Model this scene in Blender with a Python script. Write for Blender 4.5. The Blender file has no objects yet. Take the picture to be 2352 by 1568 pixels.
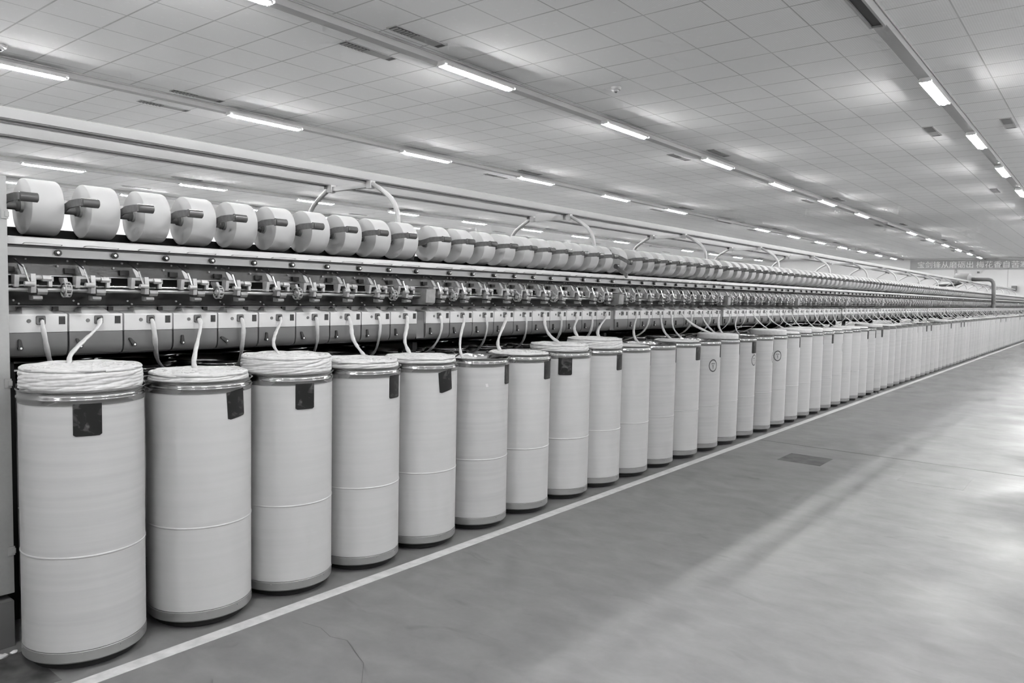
import bpy, bmesh, math, random
from mathutils import Vector, Matrix, noise

random.seed(7)
PI = math.pi
C = bpy.context.scene.collection
FL = -0.022          # floor level
CEIL = 3.80
MX = 4.22            # machine centre line is x = -MX

# ---------------------------------------------------------------- materials
def new_mat(name):
    m = bpy.data.materials.new(name); m.use_nodes = True
    nt = m.node_tree; b = nt.nodes['Principled BSDF']
    return m, nt, b

def grey(name, v, rough=.5, metal=0., spec=.5, noise_amt=0., noise_scale=8., stretch=(1, 1, 1), coat=0.):
    m, nt, b = new_mat(name)
    b.inputs['Base Color'].default_value = (v, v, v, 1)
    b.inputs['Roughness'].default_value = rough
    b.inputs['Metallic'].default_value = metal
    b.inputs['Specular IOR Level'].default_value = spec
    b.inputs['Coat Weight'].default_value = coat
    if noise_amt:
        tc = nt.nodes.new('ShaderNodeTexCoord'); mp = nt.nodes.new('ShaderNodeMapping')
        mp.inputs['Scale'].default_value = stretch
        n = nt.nodes.new('ShaderNodeTexNoise'); n.inputs['Scale'].default_value = noise_scale; n.inputs['Detail'].default_value = 4
        r = nt.nodes.new('ShaderNodeMapRange')
        r.inputs['From Min'].default_value = .3; r.inputs['From Max'].default_value = .7
        r.inputs['To Min'].default_value = v * (1 - noise_amt); r.inputs['To Max'].default_value = v * (1 + noise_amt)
        nt.links.new(tc.outputs['Object'], mp.inputs[0]); nt.links.new(mp.outputs[0], n.inputs['Vector'])
        nt.links.new(n.outputs[0], r.inputs[0]); nt.links.new(r.outputs[0], b.inputs['Base Color'])
    return m

M = {}
M['shell'] = grey('can_shell_fibre', .395, .42, noise_amt=.03, noise_scale=4, stretch=(.3, .3, 10))
M['shell2'] = grey('can_shell_older_fibre', .365, .42, noise_amt=.055, noise_scale=4, stretch=(.3, .3, 10))
M['steel'] = grey('polished_steel', .40, .12, 1.)
M['band'] = grey('zinc_band', .24, .45, .5, noise_amt=.06, noise_scale=6)
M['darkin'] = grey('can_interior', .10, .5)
M['white'] = grey('white_plastic', .50, .35)
M['white2'] = grey('white_enamel', .48, .28, noise_amt=.03, noise_scale=5)
M['greyc'] = grey('grey_enamel', .115, .35, noise_amt=.06, noise_scale=7)
M['greyd'] = grey('grey_enamel_dark', .10, .4)
M['cab'] = grey('cabinet_enamel', .26, .5, noise_amt=.03, noise_scale=60)
M['black'] = grey('black_plastic', .015, .45)
M['darkp'] = grey('dark_panel', .055, .33, .4, noise_amt=.15, noise_scale=9)
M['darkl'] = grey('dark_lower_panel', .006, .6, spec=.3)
M['alu'] = grey('brushed_aluminium', .50, .3, .9, noise_amt=.12, noise_scale=14, stretch=(1, .3, 1))
M['alud'] = grey('aluminium_rail', .33, .32, .85, noise_amt=.15, noise_scale=3, stretch=(1, .6, 1))
M['cast'] = grey('cast_bracket', .34, .42, .25, noise_amt=.12, noise_scale=30)
M['castd'] = grey('cast_bracket_dark', .2, .45, .2, noise_amt=.15, noise_scale=30)
M['grip'] = grey('grip_grey', .065, .25)
M['armm'] = grey('cradle_arm_grey', .10, .4, .3, noise_amt=.3, noise_scale=40)
M['yarn'] = grey('wound_yarn', .40, .75, noise_amt=.015, noise_scale=4)
M['chrome'] = grey('chrome', .8, .12, 1.)
M['railw'] = grey('rail_enamel', .35, .45, noise_amt=.02, noise_scale=4)
M['arch'] = grey('arch_enamel', .42, .4)
M['wall'] = grey('wall_paint', .78, .6, noise_amt=.02, noise_scale=.6)  # paler than the end wall, to bounce more light
M['wallf'] = grey('end_wall_paint', .50, .6, noise_amt=.02, noise_scale=.6)
M['trunk'] = grey('trunking_enamel', .40, .45, noise_amt=.03, noise_scale=2)
M['duct'] = grey('duct_grey', .09, .4)
M['capg'] = grey('housing_grey', .17, .5)
M['banner'] = grey('banner_cloth', .27, .7, noise_amt=.08, noise_scale=.7)
M['letter'] = grey('banner_letter', .62, .6)
M['lint'] = grey('cotton_lint', .5, .9, noise_amt=.1, noise_scale=60)
M['grille_d'] = grey('grille_dark', .03, .5)
M['grille_l'] = grey('grille_grey', .3, .5)

def mat_sliver():
    m, nt, b = new_mat('cotton_sliver')
    b.inputs['Roughness'].default_value = .9
    tc = nt.nodes.new('ShaderNodeTexCoord')
    n = nt.nodes.new('ShaderNodeTexNoise'); n.inputs['Scale'].default_value = 45; n.inputs['Detail'].default_value = 5
    nt.links.new(tc.outputs['Object'], n.inputs['Vector'])
    r = nt.nodes.new('ShaderNodeMapRange'); r.inputs['From Min'].default_value = .3; r.inputs['From Max'].default_value = .7; r.inputs['To Min'].default_value = .43; r.inputs['To Max'].default_value = .52
    nt.links.new(n.outputs[0], r.inputs[0]); nt.links.new(r.outputs[0], b.inputs['Base Color'])
    bp = nt.nodes.new('ShaderNodeBump'); bp.inputs['Strength'].default_value = .35; bp.inputs['Distance'].default_value = .003
    nt.links.new(n.outputs[0], bp.inputs['Height']); nt.links.new(bp.outputs[0], b.inputs['Normal'])
    return m
M['sliver'] = mat_sliver()

def mat_plate():
    m, nt, b = new_mat('black_label_plate')
    b.inputs['Roughness'].default_value = .45; b.inputs['Specular IOR Level'].default_value = .2
    tc = nt.nodes.new('ShaderNodeTexCoord')
    n = nt.nodes.new('ShaderNodeTexNoise'); n.inputs['Scale'].default_value = 15; n.inputs['Detail'].default_value = 6; n.inputs['Distortion'].default_value = 1.6
    nt.links.new(tc.outputs['Object'], n.inputs['Vector'])
    r = nt.nodes.new('ShaderNodeValToRGB')
    e = r.color_ramp.elements
    e[0].position = .54; e[0].color = (.008, .008, .008, 1); e[1].position = .80; e[1].color = (.10, .10, .10, 1)
    nt.links.new(n.outputs[0], r.inputs[0]); nt.links.new(r.outputs[0], b.inputs['Base Color'])
    return m
M['plate'] = mat_plate()

def mat_emit(name, s):
    m, nt, b = new_mat(name)
    b.inputs['Base Color'].default_value = (.9, .9, .9, 1)
    b.inputs['Emission Color'].default_value = (1, 1, 1, 1)
    b.inputs['Emission Strength'].default_value = s
    return m
M['tube'] = mat_emit('lit_tube', 330.0)

def mat_floor():
    m, nt, b = new_mat('sealed_concrete')
    L = nt.links.new; N = nt.nodes.new
    tc = N('ShaderNodeTexCoord')
    def noi(scale, detail, sx=1, sy=1, dist=0):
        mp = N('ShaderNodeMapping'); mp.inputs['Scale'].default_value = (sx, sy, 1)
        n = N('ShaderNodeTexNoise'); n.inputs['Scale'].default_value = scale; n.inputs['Detail'].default_value = detail; n.inputs['Distortion'].default_value = dist
        L(tc.outputs['Object'], mp.inputs[0]); L(mp.outputs[0], n.inputs['Vector']); return n
    a = noi(1.1, 6); c = noi(5, 8, 1, 1.6, .4); d = noi(38, 3)
    m1 = N('ShaderNodeMath'); m1.operation = 'MULTIPLY_ADD'; m1.inputs[1].default_value = .5
    L(a.outputs[0], m1.inputs[0]); L(c.outputs[0], m1.inputs[2])
    m2 = N('ShaderNodeMath'); m2.operation = 'MULTIPLY_ADD'; m2.inputs[1].default_value = .18
    L(d.outputs[0], m2.inputs[0]); L(m1.outputs[0], m2.inputs[2])
    r = N('ShaderNodeMapRange'); r.inputs['From Min'].default_value = .5; r.inputs['From Max'].default_value = 1.2
    r.inputs['To Min'].default_value = .105; r.inputs['To Max'].default_value = .168
    L(m2.outputs[0], r.inputs[0])
    # small dark scuffs
    s = noi(2.6, 7, 1.0, 2.2, .8)
    rs = N('ShaderNodeMapRange'); rs.inputs['From Min'].default_value = .66; rs.inputs['From Max'].default_value = .74
    rs.inputs['To Min'].default_value = 1; rs.inputs['To Max'].default_value = .74
    L(s.outputs[0], rs.inputs[0])
    mu = N('ShaderNodeMath'); mu.operation = 'MULTIPLY'; L(r.outputs[0], mu.inputs[0]); L(rs.outputs[0], mu.inputs[1])
    L(mu.outputs[0], b.inputs['Base Color'])
    rr = N('ShaderNodeMapRange'); rr.inputs['From Min'].default_value = .35; rr.inputs['From Max'].default_value = .65
    rr.inputs['To Min'].default_value = .32; rr.inputs['To Max'].default_value = .52
    L(a.outputs[0], rr.inputs[0]); L(rr.outputs[0], b.inputs['Roughness'])
    b.inputs['Specular IOR Level'].default_value = .26
    bp = N('ShaderNodeBump'); bp.inputs['Strength'].default_value = .06; bp.inputs['Distance'].default_value = .02
    L(c.outputs[0], bp.inputs['Height']); L(bp.outputs[0], b.inputs['Normal'])
    return m
M['floor'] = mat_floor()
M['joint'] = grey('floor_joint_filler', .06, .5)
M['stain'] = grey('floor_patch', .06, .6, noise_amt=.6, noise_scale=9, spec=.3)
M['patch2'] = grey('floor_patch_pale', .12, .45, noise_amt=.2, noise_scale=5)
M['line'] = grey('floor_line_paint', .42, .5, noise_amt=.14, noise_scale=22)

def mat_ceiling():
    m, nt, b = new_mat('ceiling_panels')
    L = nt.links.new; N = nt.nodes.new
    b.inputs['Roughness'].default_value = .85; b.inputs['Specular IOR Level'].default_value = .25
    tc = N('ShaderNodeTexCoord'); sp = N('ShaderNodeSeparateXYZ'); L(tc.outputs['Object'], sp.inputs[0])
    def math_(op, a, bb=None, c=None):
        n = N('ShaderNodeMath'); n.operation = op
        for i, q in enumerate((a, bb, c)):
            if q is None: continue
            if isinstance(q, (int, float)): n.inputs[i].default_value = q
            else: L(q, n.inputs[i])
        return n.outputs[0]
    def joint(out, pitch, off, w):
        t = math_('DIVIDE', math_('ADD', out, off), pitch)
        f = math_('ABSOLUTE', math_('SUBTRACT', math_('FRACT', math_('ADD', t, 500.)), .5))
        g = math_('SUBTRACT', .5, f)                       # 0 at the joint
        return math_('LESS_THAN', g, w / pitch)
    jx = joint(sp.outputs[0], .5222, 1.69 - .5222, .006)
    jy = joint(sp.outputs[1], .5222, -4.66, .008)
    nz = N('ShaderNodeTexNoise'); nz.inputs['Scale'].default_value = 1.7; L(tc.outputs['Object'], nz.inputs['Vector'])
    jj = math_('MULTIPLY', math_('MAXIMUM', jx, jy), math_('MULTIPLY_ADD', nz.outputs[0], .9, .1))
    # fine ribs along the hall, a printed flower motif
    rib = math_('SINE', math_('MULTIPLY', sp.outputs[0], 2 * PI / .019))
    vo = N('ShaderNodeTexVoronoi'); vo.inputs['Scale'].default_value = 9.5; vo.inputs['Randomness'].default_value = .55
    L(tc.outputs['Object'], vo.inputs['Vector'])
    motif = math_('LESS_THAN', vo.outputs['Distance'], .17)
    rr = N('ShaderNodeTexNoise'); rr.inputs['Scale'].default_value = .45; L(tc.outputs['Object'], rr.inputs['Vector'])
    v = math_('MULTIPLY_ADD', rib, .03, .92)
    v = math_('MULTIPLY_ADD', motif, .03, v)
    v = math_('MULTIPLY_ADD', math_('SUBTRACT', rr.outputs[0], .5), .05, v)
    v = math_('MULTIPLY', v, math_('SUBTRACT', 1., math_('MULTIPLY', jj, .62)))
    L(v, b.inputs['Base Color'])
    return m
M['ceil'] = mat_ceiling()

# ---------------------------------------------------------------- mesh builder
class MB:
    def __init__(s): s.v = []; s.f = []; s.m = []; s.cur = 0
    def add(s, vs, fs):
        o = len(s.v); s.v += [tuple(p) for p in vs]
        for f in fs: s.f.append([i + o for i in f]); s.m.append(s.cur)
        return s
    def box(s, x0, x1, y0, y1, z0, z1):
        x0, x1 = sorted((x0, x1)); y0, y1 = sorted((y0, y1)); z0, z1 = sorted((z0, z1))
        return s.add([(x0, y0, z0), (x1, y0, z0), (x1, y1, z0), (x0, y1, z0), (x0, y0, z1), (x1, y0, z1), (x1, y1, z1), (x0, y1, z1)],
                     [(3, 2, 1, 0), (4, 5, 6, 7), (0, 1, 5, 4), (1, 2, 6, 5), (2, 3, 7, 6), (3, 0, 4, 7)])
    def prism(s, poly, y0, y1, y0b=None, y1b=None):
        """poly = list of (x, z), counter-clockwise seen from -y; extruded y0..y1"""
        n = len(poly)
        vs = [(p[0], y0 if len(p) < 3 else y0 + p[2], p[1]) for p in poly] + [(p[0], y1 if len(p) < 3 else y1 - p[2], p[1]) for p in poly]
        fs = [tuple(range(n)), tuple(range(2 * n - 1, n - 1, -1))] + [(i, i + n, (i + 1) % n + n, (i + 1) % n) for i in range(n)]
        return s.add(vs, fs)
    def cyl(s, p0, p1, r0, r1=None, n=16, caps=True):
        r1 = r0 if r1 is None else r1
        p0 = Vector(p0); p1 = Vector(p1); d = (p1 - p0).normalized()
        a = d.orthogonal().normalized(); b = d.cross(a)
        vs = []
        for p, r in ((p0, r0), (p1, r1)):
            for i in range(n):
                t = 2 * PI * i / n; vs.append(p + (a * math.cos(t) + b * math.sin(t)) * r)
        fs = [(i, (i + 1) % n, (i + 1) % n + n, i + n) for i in range(n)]
        if caps: fs += [tuple(range(n - 1, -1, -1)), tuple(range(n, 2 * n))]
        return s.add(vs, fs)
    def lathe(s, prof, c=(0, 0, 0), n=48, axis='z', fn=None):
        vs = []
        for (r, h) in prof:
            for i in range(n):
                t = 2 * PI * i / n
                rr = fn(r, h, t) if fn else r
                if axis == 'z': vs.append((c[0] + rr * math.cos(t), c[1] + rr * math.sin(t), c[2] + h))
                else: vs.append((c[0] + rr * math.cos(t), c[1] + h, c[2] - rr * math.sin(t)))
        fs = []
        for k in range(len(prof) - 1):
            for i in range(n):
                j = (i + 1) % n
                fs.append((k * n + i, k * n + j, (k + 1) * n + j, (k + 1) * n + i))
        return s.add(vs, fs)
    def tube(s, pts, rad, n=8, caps=True, flat=1.):
        pts = [Vector(p) for p in pts]; N_ = len(pts)
        rad = rad if isinstance(rad, (list, tuple)) else [rad] * N_
        up = None; vs = []
        for k, p in enumerate(pts):
            d = (pts[min(k + 1, N_ - 1)] - pts[max(k - 1, 0)]).normalized()
            if up is None: up = d.orthogonal().normalized()
            up = (up - d * up.dot(d)).normalized(); b = d.cross(up)
            for i in range(n):
                t = 2 * PI * i / n; vs.append(p + (up * math.cos(t) + b * math.sin(t) * flat) * rad[k])
        fs = [(k * n + i, k * n + (i + 1) % n, (k + 1) * n + (i + 1) % n, (k + 1) * n + i) for k in range(N_ - 1) for i in range(n)]
        if caps: fs += [tuple(range(n - 1, -1, -1)), tuple(range((N_ - 1) * n, N_ * n))]
        return s.add(vs, fs)
    def mesh(s, name, mats, bevel=0., angle=35):
        me = bpy.data.meshes.new(name)
        me.from_pydata(s.v, [], s.f); me.update()
        if not isinstance(mats, (list, tuple)): mats = [mats]
        for mm in mats: me.materials.append(mm)
        me.polygons.foreach_set('material_index', s.m)
        if bevel:
            bm = bmesh.new(); bm.from_mesh(me)
            es = [e for e in bm.edges if len(e.link_faces) == 2 and e.calc_face_angle(0) > .6]
            bmesh.ops.bevel(bm, geom=es, offset=bevel, segments=2, profile=.7, affect='EDGES', clamp_overlap=True)
            bm.to_mesh(me); bm.free()
        me.polygons.foreach_set('use_smooth', [True] * len(me.polygons))
        me.set_sharp_from_angle(angle=math.radians(angle))
        return me
    def obj(s, name, mats, parent=None, loc=(0, 0, 0), bevel=0., angle=35):
        return link(s.mesh(name, mats, bevel, angle), name, parent, loc)

def link(me, name, parent=None, loc=(0, 0, 0)):
    o = bpy.data.objects.new(name, me); C.objects.link(o); o.location = loc
    if parent: o.parent = parent
    return o
def tag(o, label, cat, group=None, kind=None):
    o['label'] = label; o['category'] = cat
    if group: o['group'] = group
    if kind: o['kind'] = kind
    return o
def thing(name, label, cat, loc=(0, 0, 0), group=None):
    o = bpy.data.objects.new(name, None); C.objects.link(o); o.location = loc; o.empty_display_size = .1
    return tag(o, label, cat, group)
def struct(o): o['kind'] = 'structure'; return o
def dup(root, loc, label, rotz=0):
    r = root.copy(); C.objects.link(r); r.location = loc; r['label'] = label
    if rotz: r.rotation_euler = (0, 0, rotz)
    for ch in list(root.children):
        c = ch.copy(); C.objects.link(c); c.parent = r
        for g in list(ch.children):
            d = g.copy(); C.objects.link(d); d.parent = c
    return r
ONES = ['', 'first', 'second', 'third', 'fourth', 'fifth', 'sixth', 'seventh', 'eighth', 'ninth', 'tenth', 'eleventh', 'twelfth', 'thirteenth',
        'fourteenth', 'fifteenth', 'sixteenth', 'seventeenth', 'eighteenth', 'nineteenth']
TENS = {2: ('twentieth', 'twenty'), 3: ('thirtieth', 'thirty'), 4: ('fortieth', 'forty'), 5: ('fiftieth', 'fifty'), 6: ('sixtieth', 'sixty'),
        7: ('seventieth', 'seventy'), 8: ('eightieth', 'eighty'), 9: ('ninetieth', 'ninety')}
def nth(n):
    if n < 20: return ONES[n]
    t, u = divmod(n, 10)
    return TENS[t][0] if u == 0 else TENS[t][1] + '-' + ONES[u]

# ---------------------------------------------------------------- the hall
XL, XR, YN, YF = -23.0, 3.6, -4.5, 45.0  # right and back walls are unseen, set close to bounce lamp light
struct(MB().box(XL, XR, YN, YF, FL - .2, FL).obj('floor', M['floor']))
struct(MB().box(XL, XR, YN, YF, CEIL, CEIL + .1).obj('ceiling', M['ceil']))
struct(MB().box(XL - .2, XL, YN, YF, FL, CEIL).obj('wall_left', M['wall']))
struct(MB().box(XR, XR + .2, YN, YF, FL, CEIL).obj('wall_right_bounce', M['wall']))
struct(MB().box(XL, XR, YN - .2, YN, FL, CEIL).obj('wall_back_bounce', M['wall']))
wf = struct(MB().box(XL, XR, YF, YF + .2, FL, CEIL).obj('wall_front', M['wallf']))
# painted line, joints and patches of the floor
b = MB(); b.box(-2.90, -2.832, -2, 44.6, FL, FL + .0012)
struct(b.obj('trim_1', M['line']))
b = MB(); b.box(-2.83, XR, 7.637, 7.659, FL, FL + .0008); struct(b.obj('trim_2', M['joint']))
b = MB()
for pts in ([(-2.70, 1.93), (-2.60, 1.95), (-2.50, 1.925), (-2.42, 1.95), (-2.30, 1.90), (-2.22, 1.87), (-2.10, 1.76)],
            [(-1.34, 7.40), (-1.10, 7.15), (-.86, 6.72)]):
    for (xa, ya), (xb, yb) in zip(pts, pts[1:]):
        d = Vector((xb - xa, yb - ya)).normalized(); nx, ny = -d.y * .0016, d.x * .0016
        b.add([(xa - nx, ya - ny, FL + .0006), (xb - nx, yb - ny, FL + .0006), (xb + nx, yb + ny, FL + .0006), (xa + nx, ya + ny, FL + .0006)], [(0, 1, 2, 3)])
struct(b.obj('trim_3', M['joint']))
tag(MB().box(-2.352, -1.974, 6.80, 7.19, FL, FL + .0009).obj('floor_patch', M['stain']), 'dark square repair patch in the aisle floor beyond the joint', 'floor patch')
tag(MB().box(-1.34, -.87, 6.72, 7.30, FL, FL + .0007).obj('floor_patch', M['patch2']), 'faint pale repair patch in the aisle floor near the right edge', 'floor patch')
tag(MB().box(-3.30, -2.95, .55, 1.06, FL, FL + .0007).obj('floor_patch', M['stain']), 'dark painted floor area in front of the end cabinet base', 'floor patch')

# ceiling trunking, lamps, grilles
ROWS = [(-1.67, 9.254, -1.685), (-5.37, 5.999, -5.46), (-9.14, 2.878, -9.25), (-12.85, 5.9, -12.96), (-16.14, 5.807, -16.25), (-19.3, 2.9, -19.4), (2.06, 6.2, 2.06)]  # last row is unseen, added at the same spacing for more light
LS = 3.0357
rowname = ['above the aisle', 'second from the aisle', 'third from the aisle', 'fourth from the aisle', 'fifth from the aisle', 'sixth from the aisle', 'unseen right of the camera']
def lamp_body():
    b = MB(); pr = [(-.535, .25), (-.515, .75), (-.47, 1.), (.47, 1.), (.515, .75), (.535, .25)]
    vs = []; n = 12
    for y, k in pr:
        for i in range(n):
            t = 2 * PI * i / n; vs.append((.031 * k * math.cos(t), y, -.010 + .018 * k * math.sin(t)))
    fs = [(k * n + i, (k + 1) * n + i, (k + 1) * n + (i + 1) % n, k * n + (i + 1) % n) for k in range(len(pr) - 1) for i in range(n)]
    fs += [tuple(range(n)), tuple(range(len(pr) * n - 1, (len(pr) - 1) * n - 1, -1))]
    return b.add(vs, fs).mesh('lamp_diffuser', M['tube'])
diff_me = lamp_body()
b = MB()
ov = [(-.060, -.53), (-.045, -.56), (.045, -.56), (.060, -.53), (.060, .53), (.045, .56), (-.045, .56), (-.060, .53)]
b.add([(x, y, .010) for x, y in ov] + [(x, y, .034) for x, y in ov], [tuple(range(7, -1, -1)), tuple(range(8, 16))] + [(i, (i + 1) % 8, (i + 1) % 8 + 8, i + 8) for i in range(8)])
for sx in (-1, 1): b.box(sx * .057, sx * .060, -.53, .53, -.0074, .012).box(-.057, .057, sx * .555, sx * .559, -.0074, .012)  # lips added to shape how lamp light spills onto the ceiling
b.box(-.03, .03, -.56, -.535, -.010, .012).box(-.03, .03, .535, .56, -.010, .012)
hous_me = b.mesh('lamp_housing', M['white'])
b = MB().box(-.062, -.042, -.55, .55, -.012, .036).box(.042, .062, -.55, .55, -.012, .036).box(-.042, .042, -.55, .55, .026, .036).box(-.062, .062, -.555, -.545, -.012, .036).box(-.062, .062, .545, .555, -.012, .036)
slot_me = b.mesh('lamp_tray', M['trunk'])
slotd_me = MB().box(-.041, .041, -.544, .544, .004, .025).mesh('lamp_reflector', M['grille_d'])
LAMPZ = 3.692
OUT = {(0, 1): 1, (1, 0): 1}
for ri, (rx, y0, tx) in enumerate(ROWS):
    b = MB().box(tx - .055, tx + .055, YN + .1, YF - .02, LAMPZ + .034, CEIL)
    b.box(tx + .058, tx + .066, YN + .1, YF - .02, CEIL - .018, CEIL)
    tag(b.obj('lamp_trunking', M['trunk'], bevel=0), 'long grey ceiling trunking carrying the lamp row ' + rowname[ri], 'trunking', 'lamp trunkings on the ceiling')
    k0 = int(math.ceil((-3.6 - y0) / LS)); k = k0; nlit = 0; cnt = 0
    while y0 + k * LS < YF - .7:
        y = y0 + k * LS
        vis = y > (1.0 if ri < 6 else 99)
        off = (ri == 0 and k == -1) or (ri == 1 and k == 6) or (ri == 2 and k == 6) or (ri == 4 and k == 8)
        if ri >= 6 and k % 1: off = False
        cnt += 1
        if off:
            lab = {0: 'unlit open lamp tray on the ceiling above the aisle', 1: 'unlit lamp tray in the lamp row second from the aisle',
                   2: 'unlit lamp tray in the lamp row third from the aisle', 4: 'unlit lamp tray in the lamp row fifth from the aisle'}[ri]
            t = thing('ceiling_lamp', lab, 'lamp', (rx, y, LAMPZ), 'ceiling lamps')
            link(slot_me, 'lamp_tray', t); link(slotd_me, 'lamp_reflector', t)
        else:
            nlit += 1
            lab = 'lit ceiling lamp, %s from the near end in the row %s' % (nth(nlit), rowname[ri])
            t = thing('ceiling_lamp', lab, 'lamp', (rx, y, LAMPZ), 'ceiling lamps')
            link(diff_me, 'lamp_diffuser', t); link(hous_me, 'lamp_housing', t)
        k += 1

b = MB().box(-.065, .065, -.33, .33, -.008, 0)
vent_frame = b.mesh('grille_frame', M['trunk'])
b = MB().box(-.05, .05, -.315, -.02, -.010, -.004)
vent_dark = b.mesh('grille_opening', M['grille_d'])
vent_end = MB().box(-.05, .05, .26, .315, -.0102, -.004).mesh('end_opening', M['grille_d'])
b = MB().box(-.05, .05, -.02, .26, -.011, -.004)
vent_l = b.mesh('damper_plate', M['grille_l'])
b = MB()
for i in range(7): b.add([(-.05, -.30 + i * .042, -.010), (.05, -.30 + i * .042, -.010), (.05, -.285 + i * .042, -.018), (-.05, -.285 + i * .042, -.018)], [(0, 1, 2, 3)])
vent_s = b.mesh('grille_slats', M['grille_l'])
for ri, (tx, offs, ystart) in enumerate([(-1.70, .44, 11.8), (-5.55, .35, 4.96), (-9.43, .43, 4.87), (-16.3, .4, 8.35), (-18.9, .5, 8.4)]):
    k = 0
    while ystart + 6.74 * k < 44:
        for sd in (-1, 1):
            y = ystart + 6.74 * k
            t = thing('ceiling_vent', '%s air grille on the %s side of the lamp row %s' % (nth(k + 1), 'far' if sd < 0 else 'aisle', rowname[ri if ri < 3 else ri + 1]), 'vent', (tx + sd * offs, y, CEIL), 'ceiling air grilles')
            link(vent_frame, 'grille_frame', t); link(vent_dark, 'grille_opening', t); link(vent_l, 'damper_plate', t); link(vent_end, 'end_opening', t); link(vent_s, 'grille_slats', t)
        k += 1
# smoke detectors
def detector(x, y, lab):
    t = thing('smoke_detector', lab, 'smoke detector', (x, y, CEIL), 'smoke detectors')
    MB().lathe([(0, -.05), (.028, -.048), (.03, -.03), (.055, -.028), (.06, 0)], n=24).obj('detector_body', M['white'], t)
    MB().lathe([(0, -.062), (.014, -.06), (.014, -.048)], n=16).obj('detector_head', M['duct'], t)
detector(-4.58, 7.46, 'small round smoke detector on the ceiling between the first two lamp rows')
detector(-8.80, 2.70, 'white round smoke detector on the ceiling cut by the left edge of the photo')

# far wall: banner, pipes, speaker
t = thing('wall_banner', 'long grey cloth banner with white Chinese characters high on the end wall', 'banner', (0, 0, 0))
b = MB(); nx = 60; vs = []; fs = []
for i in range(nx + 1):
    x = -8.87 + (8.87 - 1.6) * i / nx; w = .012 * math.sin(i * .9) + .01 * math.sin(i * .37)
    zt = 3.725 + .012 * math.sin(i * .25)
    vs += [(x, YF - .035 + w, 3.215), (x, YF - .035 + w, zt), (x, YF - .03 + w, zt), (x, YF - .03 + w, 3.215)]
for i in range(nx):
    o = i * 4
    fs += [(o, o + 4, o + 5, o + 1), (o + 1, o + 5, o + 6, o + 2), (o + 3, o + 2, o + 6, o + 7), (o, o + 3, o + 7, o + 4)]
b.add(vs, fs); b.obj('banner_cloth', M['banner'], t)
txt = '\u5b9d\u5251\u950b\u4ece\u78e8\u783a\u51fa \u6885\u82b1\u9999\u81ea\u82e6\u5bd2\u6765'
x = -8.34
for ch in txt:
    if ch == ' ': x += .085; continue
    cu = bpy.data.curves.new('banner_character', 'FONT'); cu.body = ch; cu.size = .37; cu.align_x = 'CENTER'; cu.extrude = .002
    cu.materials.append(M['letter'])
    o = bpy.data.objects.new('banner_character', cu); C.objects.link(o)
    me = bpy.data.meshes.new_from_object(o.evaluated_get(bpy.context.evaluated_depsgraph_get())); bpy.data.objects.remove(o)
    o = link(me, 'banner_character', t)
    o.location = (x, YF - .075, 3.335); o.rotation_euler = (PI / 2, 0, 0)
    x += .374
tag(MB().cyl((-6.72, YF - .05, 2.0), (-6.72, YF - .05, 3.2), .035).obj('wall_pipe', M['trunk']), 'vertical grey pipe on the end wall below the banner', 'pipe')
b = MB(); b.box(-4.24, -4.02, YF - .2, YF, 2.16, 2.40); tag(b.obj('wall_speaker', M['duct'], bevel=.01), 'small dark loudspeaker box on the end wall at the right', 'loudspeaker')
b = MB(); b.box(-5.76, -5.66, YF - .1, YF, 3.03, 3.12); tag(b.obj('wall_camera', M['duct'], bevel=.01), 'tiny dark camera on the end wall under the banner', 'camera')
b = MB(); b.box(-4.44, -4.425, YF - .012, YF, 1.2, 3.2); struct(b.obj('trim_4', M['trunk']))

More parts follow.
